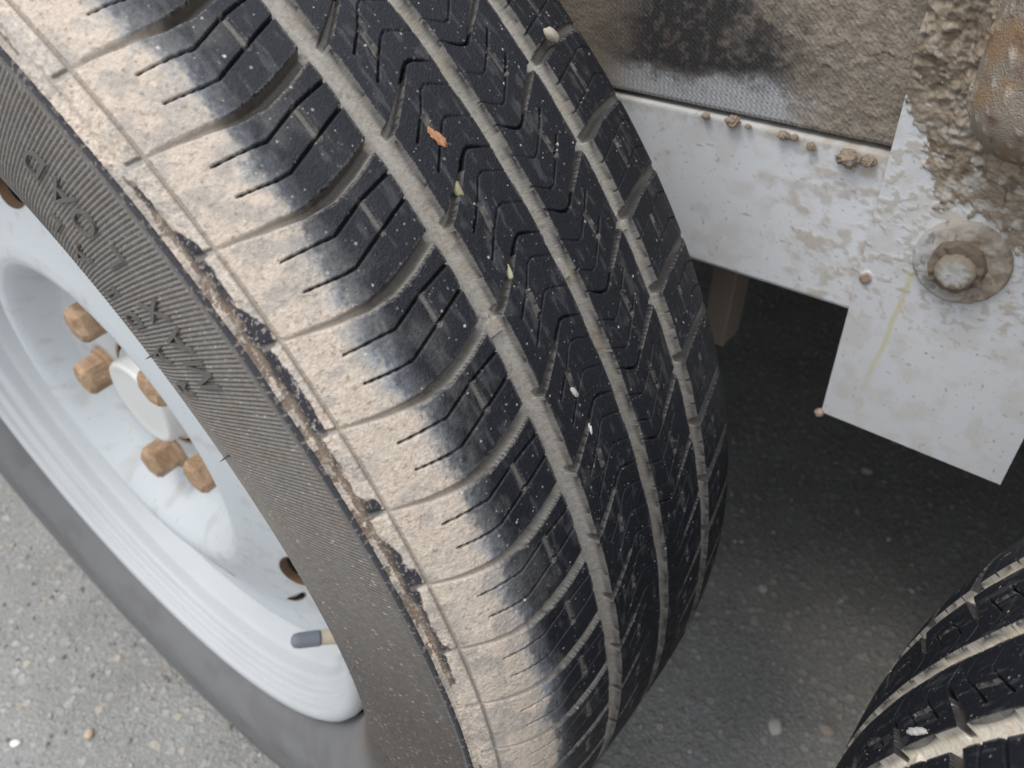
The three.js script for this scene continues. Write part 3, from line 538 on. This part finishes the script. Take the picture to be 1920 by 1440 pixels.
// rail
const railFn = (u, v, o) => {
  const c = o.c; let h = 0.25 * (fbm(u * 0.03, v * 0.05, 2, 502) - 0.5);
  const n = fbm(u * 0.1, v * 0.13, 4, 501), n2 = fbm(u * 0.5, v * 0.5, 3, 511);
  c[0] = 0.76; c[1] = 0.78; c[2] = 0.81; mix3(c, [0.68, 0.675, 0.67], sstep(0.45, 0.72, n) * 0.7);
  const spk = noise(u * 0.6, v * 0.7, 521); if (spk > 0.88) mix3(c, [0.22, 0.20, 0.18], sstep(0.88, 0.97, spk) * 0.6);
  mix3(c, [0.46, 0.42, 0.37], sstep(71, 77.5, v + (n2 - 0.5) * 7) * 0.5);
  const R = sstep(482, 520, u + (n - 0.5) * 60 + (v - 30) * 0.25); mix3(c, [0.46, 0.385, 0.29], R * sstep(0.42, 0.68, fbm(u * 0.2, v * 0.25, 4, 531)) * 0.6); h += 0.35 * R * 0.5 * sstep(0.45, 0.62, fbm(u * 0.2, v * 0.25, 4, 531));
  const L = 1 - sstep(395, 425, u + (v - 40) * 0.2 + (n - 0.5) * 20); mix3(c, [0.17, 0.15, 0.125], L * 0.8);  // shade of the tyre painted into the left end
  if (v > 76.4) h -= (v - 76.4) * (v - 76.4) * 0.3; if (v < 2.5) h -= (2.5 - v) * (2.5 - v) * 0.25;
  o.h = h;
};
const rail = mesh('side_rail', relief([-1100, -600, -300, ...range(0, 380, 12), ...range(381, 530, 0.7), 545, 560, 700, 900, 1050, 1500, 2100], range(0, 77.4, 0.7), railFn, 30), plateMat, chassis);
{ const u0 = -0.2; rail.position.set(0.0032, 0.0911 + (u0 - 0.2474) * 0.0586, u0 - CO.z); rail.rotation.x = -0.0585; }
// inner panel of the wheel arch, woven glass-fibre texture
const panelFn = (u, v, o) => {
  const c = o.c; const n = fbm(u * 0.06, v * 0.09, 4, 601), n2 = fbm(u * 0.35, v * 0.42, 3, 611), st = fbm(u * 0.17 + 0.5 * n, v * 0.33 + 2 * n2, 3, 621);
  const weave = 0.5 + 0.25 * Math.sin(u * 2.6 + 0.6 * Math.sin(v * 1.3)) + 0.25 * Math.sin(v * 2.9 + Math.floor(u * 2.6 / 3.1416) * 3.1416);
  let h = 0.5 * weave;
  c[0] = 0.50; c[1] = 0.51; c[2] = 0.53;
  { const q = 0.62 + 0.5 * weave; c[0] *= q; c[1] *= q; c[2] *= q; }
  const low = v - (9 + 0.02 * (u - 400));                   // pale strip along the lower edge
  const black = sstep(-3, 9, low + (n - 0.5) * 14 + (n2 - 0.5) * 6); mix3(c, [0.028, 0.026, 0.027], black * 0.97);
  const sp = sstep(0.52, 0.7, n2 + 0.15 * (weave - 0.5)); mix3(c, [0.15, 0.125, 0.105], black * sp * 0.55);
  const rightMud = sstep(-16, 20, (u - 476) * 0.78 + (v - 20) * 0.55 + (n - 0.5) * 34 + (n2 - 0.5) * 16);
  const topMud = sstep(-12, 12, (v - 66) + (u - 440) * 0.55 + (n - 0.5) * 22 + (n2 - 0.5) * 14);
  const leftMudShade = 1 - sstep(-22, 16, (u - 396) + (v - 30) * 0.1 + (n - 0.5) * 24 + (n2 - 0.5) * 10);
  const m = Math.max(rightMud, topMud, leftMudShade);
  if (m > 0.01) { const k = c.slice(); mudColour(c, u, v); mix3(c, [0.235, 0.21, 0.178], 0.65); { const q = 0.86 + 0.22 * weave; c[0] *= q; c[1] *= q; c[2] *= q; } mix3(c, [0.42, 0.36, 0.29], 0.4 * sstep(0.5, 0.56, st)); if (leftMudShade > 0.5 && rightMud < 0.3) mix3(c, [0.20, 0.165, 0.13], 0.7); mix3(c, k, 1 - m); h = lerp(h, 0.4 + 0.3 * weave + 0.6 * (st - 0.4) + 0.8 * (n2 - 0.5) + 0.5 * (noise(u * 1.1, v * 1.4, 631) - 0.5), m * (leftMudShade > rightMud && leftMudShade > topMud ? 0.35 : 1)); }  // mud at the left end is coloured darker for the tyre shade
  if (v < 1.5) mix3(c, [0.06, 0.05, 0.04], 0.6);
  o.h = h;
};
const panel = mesh('arch_panel', relief([-1100, -600, -300, ...range(0, 330, 15), ...range(332, 530, 0.55), 545, 560, 700, 900, 1050, 1500, 2100], [...range(0, 95, 0.55), 110, 130, 160, 200, 240], panelFn, 6), mudMat, chassis);
{ const u0 = -0.2; panel.position.set(0.0062, 0.1684 + (u0 - 0.1959) * 0.0586, u0 - CO.z); panel.rotation.x = -0.0585; }
// axles, a hanger, and unseen floor, beams and skirt added to shade the ground
{
  const grey = new THREE.MeshStandardMaterial({ roughness: 0.85 }); grey.color.setRGB(0.10, 0.095, 0.09);
  const box = (name, a, b, mat) => { const g = new THREE.BoxGeometry(b[0] - a[0], b[1] - a[1], b[2] - a[2]); g.translate((a[0] + b[0]) / 2 - CO.x, (a[1] + b[1]) / 2, (a[2] + b[2]) / 2 - CO.z); return mesh(name, g, mat, chassis); };
  box('unseen_trailer_floor', [0.162, 0.235, -1.3], [1.85, 0.30, 1.9], grey);
  box('cross_member', [0.19, 0.10, 0.345], [1.75, 0.234, 0.40], grey); box('added_front_beam', [0.19, -0.16, -0.55], [1.79, 0.234, -0.49], grey); box('added_rear_beam', [0.19, -0.16, 1.25], [1.79, 0.234, 1.31], grey); box('added_far_skirt', [1.80, -0.22, -1.3], [1.84, 0.234, 1.9], grey);
  const brown = new THREE.MeshStandardMaterial({ roughness: 0.9 }); brown.color.setRGB(0.33, 0.28, 0.23);
  const sh = new THREE.Shape(); sh.moveTo(-0.0135, 0.15); sh.lineTo(-0.0135, 0.01); sh.quadraticCurveTo(-0.013, 0.002, -0.008, 0.0); sh.lineTo(-0.001, 0.0); sh.lineTo(0.001, 0.15);
  const g = new THREE.ExtrudeGeometry(sh, { depth: 0.02, bevelEnabled: true, bevelSize: 0.001, bevelThickness: 0.001, bevelSegments: 2, curveSegments: 6 }); g.rotateY(-Math.PI / 2); g.translate(0.22 - CO.x, 0.006, 0.2535 - CO.z);
  mesh('hanger', g, brown, chassis);
  for (const z of [0, 0.735]) { const a = new THREE.CylinderGeometry(0.03, 0.03, 1.6, 32); a.rotateZ(Math.PI / 2); a.translate(0.86 - CO.x, 0.0, z - CO.z); mesh('axle', a, grey, chassis); }
}
// washer and bolt on the plate
const lumpy = (g, amp, f, seed) => { const p = g.attributes.position; for (let i = 0; i < p.count; i++) { const x = p.getX(i) * 1000, y = p.getY(i) * 1000, z = p.getZ(i) * 1000, a = amp / 1000; const n = fbm(y * f + x, z * f - x, 3, seed) - 0.5; p.setX(i, p.getX(i) - a * n * 2); p.setY(i, p.getY(i) + a * (fbm(z * f, x * f, 2, seed + 3) - 0.5)); p.setZ(i, p.getZ(i) + a * (fbm(x * f + 5, y * f, 2, seed + 5) - 0.5)); } g.computeVertexNormals(); return g; };
const paintBy = (g, fn) => { const p = g.attributes.position, a = new Float32Array(p.count * 3), c = [0, 0, 0]; for (let i = 0; i < p.count; i++) { fn(p.getX(i) * 1000, p.getY(i) * 1000, p.getZ(i) * 1000, c); a.set(c, i * 3); } g.setAttribute('color', new THREE.BufferAttribute(a, 3)); return g; };
{
  const bolt = new THREE.Group(); bolt.name = 'mounting_bolt'; chassis.add(bolt); bolt.position.set(0.0, 0.1399, 0.3652 - CO.z); bolt.rotation.x = -0.036;
  const rad = (a, b, n) => range(a, b, (b - a) / n);
  const w = lathe([[2, 18.4], [-1.6, 18.4], [-2.8, 17.8], [-3.3, 17], ...rad(16, 6, 20).map((r) => [-3.3, r])], 128);
  lumpy(w, 0.7, 0.4, 701); mesh('washer', paintBy(w, (x, y, z, c) => { const n = fbm(y * 0.3 + 50, z * 0.3, 4, 711); c[0] = 0.82; c[1] = 0.76; c[2] = 0.66; mix3(c, [0.64, 0.54, 0.43], sstep(0.45, 0.6, n + 0.012 * z)); mix3(c, [0.86, 0.86, 0.86], sstep(4, 12, -z - y * 0.4 + (n - 0.5) * 14)); if (n > 0.64) mix3(c, [0.36, 0.29, 0.22], 0.6); }), mudMat, bolt);
  const hex = new THREE.CylinderGeometry(0.0102, 0.0105, 0.006, 48, 4); hex.rotateZ(Math.PI / 2); hex.translate(-0.0058, 0.0004, -0.0006); lumpy(hex, 2.0, 0.6, 721);
  mesh('muddy_nut', paintBy(hex, (x, y, z, c) => { mudColour(c, y + 30, z); mix3(c, [0.40, 0.31, 0.23], 0.6); }), mudMat, bolt);
  const end = lathe([[0, 7.7], [-9.2, 7.7], [-10.8, 7.3], [-11.6, 6.3], [-11.8, 5], [-11.8, 3.4], [-11.7, 1.7], [-11.7, 0.1]], 48); lumpy(end, 0.5, 0.7, 731);
  mesh('bolt_end', paintBy(end, (x, y, z, c) => { const r = Math.hypot(y, z), n = fbm(y * 0.6 + 9, z * 0.6, 3, 741); c[0] = 0.52; c[1] = 0.44; c[2] = 0.34; if (x < -11) mix3(c, [0.80, 0.80, 0.78], (1 - sstep(4, 6.5, r + (n - 0.5) * 4)) * 0.95); mix3(c, [0.36, 0.2, 0.08], (y < -1 ? 1 : 0) * sstep(0.5, 0.7, n) * sstep(4, 6, r) * 0.8); }), mudMat, bolt);
}
// upright round stub with a domed foot, caked and rusty, welded on the plate
{
  const pts = []; for (let i = 0; i <= 24; i++) { const a = i / 24 * Math.PI / 2; pts.push(new THREE.Vector2(0.0225 * Math.sin(a) + 1e-5, -0.0225 * Math.cos(a))); } for (let i = 1; i <= 60; i++) pts.push(new THREE.Vector2(0.0225, i * 0.0022));
  const g = new THREE.LatheGeometry(pts, 96), p = g.attributes.position; const col = new Float32Array(p.count * 3), c = [0, 0, 0];
  for (let i = 0; i < p.count; i++) {
    const x = p.getX(i) * 1000, y = p.getY(i) * 1000, z = p.getZ(i) * 1000, a = Math.atan2(z, x) * 22, n = fbm(a * 0.14 + 30, y * 0.14, 4, 801), n2 = fbm(a * 0.5, y * 0.5, 3, 811);
    c[0] = 0.275; c[1] = 0.235; c[2] = 0.19; mix3(c, [0.30, 0.19, 0.10], sstep(0.58, 0.72, fbm(a * 0.1, y * 0.1 + 4, 4, 821)) * 0.85); mix3(c, [0.12, 0.06, 0.04], sstep(0.64, 0.74, n) * 0.7); mix3(c, [0.52, 0.45, 0.37], sstep(0.66, 0.72, n2) * 0.85);
    const k = 1 + (0.02 * (n - 0.5) + 0.035 * sstep(0.66, 0.74, n2)); p.setXYZ(i, p.getX(i) * k, p.getY(i), p.getZ(i) * k); col.set(c, i * 3);
  }
  g.setAttribute('color', new THREE.BufferAttribute(col, 3)); g.computeVertexNormals();
  const m = mesh('round_stub', g, new THREE.MeshStandardMaterial({ vertexColors: true, roughness: 0.75, bumpMap: rep(rubberBump, 6, 6), bumpScale: 0.0005 }), chassis);
  m.position.set(0.132 - CO.x, 0.2168, 0.3717 - CO.z);
}

// ------------------------------------------------------------------ small loose things
const clodMat = new THREE.MeshStandardMaterial({ roughness: 0.95, bumpMap: rep(rubberBump, 3, 3), bumpScale: 0.0006 }); clodMat.color.setRGB(0.45, 0.36, 0.275);
function lump(name, r, seed, mat, sx = 1, sy = 1, sz = 1, det = 3, rough = 0) {
  const g = mergeVertices(new THREE.IcosahedronGeometry(1, det).deleteAttribute('normal').deleteAttribute('uv')), p = g.attributes.position;
  for (let i = 0; i < p.count; i++) { const x = p.getX(i), y = p.getY(i), z = p.getZ(i), n = 0.72 + 0.6 * fbm(x * 1.4 + 3 * z + seed, y * 1.4 - z + seed, 3, seed) + rough * (fbm(x * 4 + 5 * z + seed, y * 4.5 - 3 * z + seed, 3, seed + 9) - 0.5); p.setXYZ(i, x * n * r * sx, y * n * r * sy, z * n * r * sz); }
  const uv = new Float32Array(p.count * 2); for (let i = 0; i < p.count; i++) { uv[i * 2] = p.getX(i) * 40; uv[i * 2 + 1] = p.getY(i) * 40 + p.getZ(i) * 23; } g.setAttribute('uv', new THREE.BufferAttribute(uv, 2));
  g.computeVertexNormals(); return mesh(name, g, mat);
}
const clods = [[0.1706, 0.2438, 2.0, 'flat crumb of mud'], [0.1717, 0.2573, 3.4, 'round clod of dried mud second from the tyre'], [0.1712, 0.2645, 1.5, 'tiny crumb of mud'], [0.1716, 0.2811, 2.6, 'oval crumb of dried mud at mid length of the slot'], [0.1720, 0.2858, 1.9, 'small crumb of mud'], [0.1702, 0.2938, 2.1, 'orange brown crumb of mud hanging just under the slot'], [0.1699, 0.3105, 5.2, 'largest clod of dried mud'], [0.1708, 0.3182, 3.0, 'last mud clod']];
const clodSay = ['pale crumb of dried mud in the slot, nearest the tyre', 'round clod of dried mud in the slot, second from the tyre', 'tiny crumb of mud in the slot right of the round clod', 'flat oval crumb of dried mud midway along the dark slot', 'small mud crumb touching the right of the oval crumb', 'orange-brown mud crumb hanging just below the dark slot', 'largest clod of dried mud, near the right end of the slot', 'brown mud clod wedged between the slot and bracket plate'];
clods.forEach(([y, z, r], i) => { const m = lump(i ? 'mud_clod_' + String(i).padStart(3, '0') : 'mud_clod', r * 0.82 / 1000, 900 + i * 7, clodMat, 1, 0.85, 1.15, 8, 0.65); m.position.set(0.1515, y + HC - 0.0015, z); tag(m, clodSay[i], 'mud clod', 'mud clods along the slot above the white rail'); });
{ const m = lump('mud_clod_008', 0.0024, 977, clodMat.clone()); m.material.color.setRGB(0.56, 0.40, 0.31); m.position.set(0.1497, 0.0335 + HC, 0.3303); tag(m, 'pinkish crumb stuck on the lower left corner of the white plate', 'mud clod', 'mud clods along the slot above the white rail'); }
const onTyre = (x, th, depth) => { const r = 0.3268 - depth; return new THREE.Vector3(x / 1000, HC + r * Math.cos(th), r * Math.sin(th)); };
const stoneMat = (r, g, b) => { const m = new THREE.MeshStandardMaterial({ roughness: 0.7 }); m.color.setRGB(r, g, b); return m; };
{
  let m = lump('pebble', 0.0022, 31, stoneMat(0.36, 0.31, 0.25), 0.9, 0.9, 1.5); m.position.copy(onTyre(53.2, 0.782, 0.0012)); m.rotation.set(0.9, 0.6, 0.2); tag(m, 'beige pebble jammed in a side groove near the top inner edge of the tyre', 'pebble');
  m = lump('leaf_scrap', 0.0036, 41, stoneMat(0.40, 0.20, 0.10), 0.42, 0.2, 1.1, 6, 0.9); m.position.copy(onTyre(-15.5, 0.817, 0.0000)); m.rotation.set(0.82, 0.35, 0); tag(m, 'orange-brown dry leaf scrap in a sipe of the centre rib', 'leaf scrap');
  m = lump('seed', 0.0024, 51, stoneMat(0.25, 0.23, 0.14), 0.55, 0.6, 1.5); m.position.copy(onTyre(-18.9, 0.866, 0.0012)); m.rotation.set(0.87, -0.2, 0); tag(m, 'short olive seed husk wedged in a hooked groove below the leaf scrap', 'seed husk');
  m = lump('seed_001', 0.0030, 61, stoneMat(0.40, 0.36, 0.25), 0.3, 0.4, 1.6); m.position.copy(onTyre(-17.9, 0.952, 0.0010)); m.rotation.set(0.95, -0.2, 0); tag(m, 'long thin straw-coloured seed husk in the next hooked groove down', 'seed husk');
  m = lump('rubber_chip', 0.0019, 71, stoneMat(0.42, 0.41, 0.39), 0.55, 0.4, 1.35); m.position.copy(onTyre(-16.2, 1.093, 0.0002)); m.rotation.set(1.09, 0.45, 0); tag(m, 'pale grey chip stuck in a diagonal cut of the centre rib', 'chip');
  m = lump('rubber_chip_001', 0.0014, 81, stoneMat(0.62, 0.60, 0.57), 0.5, 0.4, 1.4); m.position.copy(onTyre(-15.6, 1.140, 0.0002)); m.rotation.set(1.14, -0.2, 0); tag(m, 'small white chip in a hooked groove, lowest on the tyre', 'chip');
  m = lump('paint_flake', 0.0040, 91, stoneMat(0.62, 0.60, 0.58), 0.3, 0.22, 1.5, 6, 0.8); m.position.set(-0.0253, HC + 0.005 + 0.0894 + 0.0005, 0.735 - 0.3145 - 0.0005); m.rotation.set(-1.29, -0.35, 0); tag(m, 'white torn flake standing in a groove of the lower right tyre', 'flake');
}
const gst = [[0.4533, 0.173, 0.0036, [0.42, 0.40, 0.36], 'small grey stone on dark asphalt just right of the big tyre'], [0.4835, 0.323, 0.0044, [0.40, 0.40, 0.37], 'oval grey stone on dark asphalt below the white bracket plate'], [0.1749, 0.3657, 0.0066, [0.50, 0.49, 0.46], 'large pale stone on asphalt left of the second tyre'], [0.1975, 0.3999, 0.0050, [0.38, 0.33, 0.28], 'tan stone on asphalt between the pale stone and second tyre'], [0.2881, 0.3008, 0.0040, [0.45, 0.45, 0.44], 'grey stone on asphalt midway between the two tyres'], [-0.2117, -0.1124, 0.0034, [0.88, 0.88, 0.86], 'bright white chip on asphalt at the lower left corner'], [-0.1705, -0.0713, 0.0038, [0.50, 0.38, 0.27], 'orange-tan pebble on asphalt at lower left']];
gst.forEach(([x, z, r, c, say], i) => { const m = lump(i ? 'stone_' + String(i).padStart(3, '0') : 'stone', r, 120 + i * 11, stoneMat(...c), 1.15, 0.7, 0.9); m.position.set(x, r * 0.45, z); m.rotation.y = i * 1.7; tag(m, say, 'stone', 'loose stones on the asphalt'); });
{ // fine grit lying all over the asphalt
  const R = rng(5), base = new THREE.IcosahedronGeometry(1, 0), n = 14000, im = new THREE.InstancedMesh(base, new THREE.MeshStandardMaterial({ roughness: 0.9 }), n); im.name = 'grit'; im.castShadow = im.receiveShadow = true;
  const M = new THREE.Matrix4(), q = new THREE.Quaternion(), e = new THREE.Euler(), col = new THREE.Color();
  for (let i = 0; i < n; i++) { const x = lerp(-0.75, 1.3, R()), z = lerp(-0.6, 1.0, R()), r = 0.0007 + 0.0021 * Math.pow(R(), 2.5); e.set(R() * 6, R() * 6, R() * 6); q.setFromEuler(e); M.compose(new THREE.Vector3(x, r * 0.35, z), q, new THREE.Vector3(r * (0.8 + 0.6 * R()), r * 0.6, r)); im.setMatrixAt(i, M); const L = 0.2 + 0.42 * R() * R(), w = R(); col.setRGB(L * (1 + 0.12 * w), L, L * (1 - 0.14 * w)); im.setColorAt(i, col); }
  im.userData = { kind: 'stuff', label: 'fine loose grit on the asphalt' }; scene.add(im);
}
renderer.render(scene, camera);
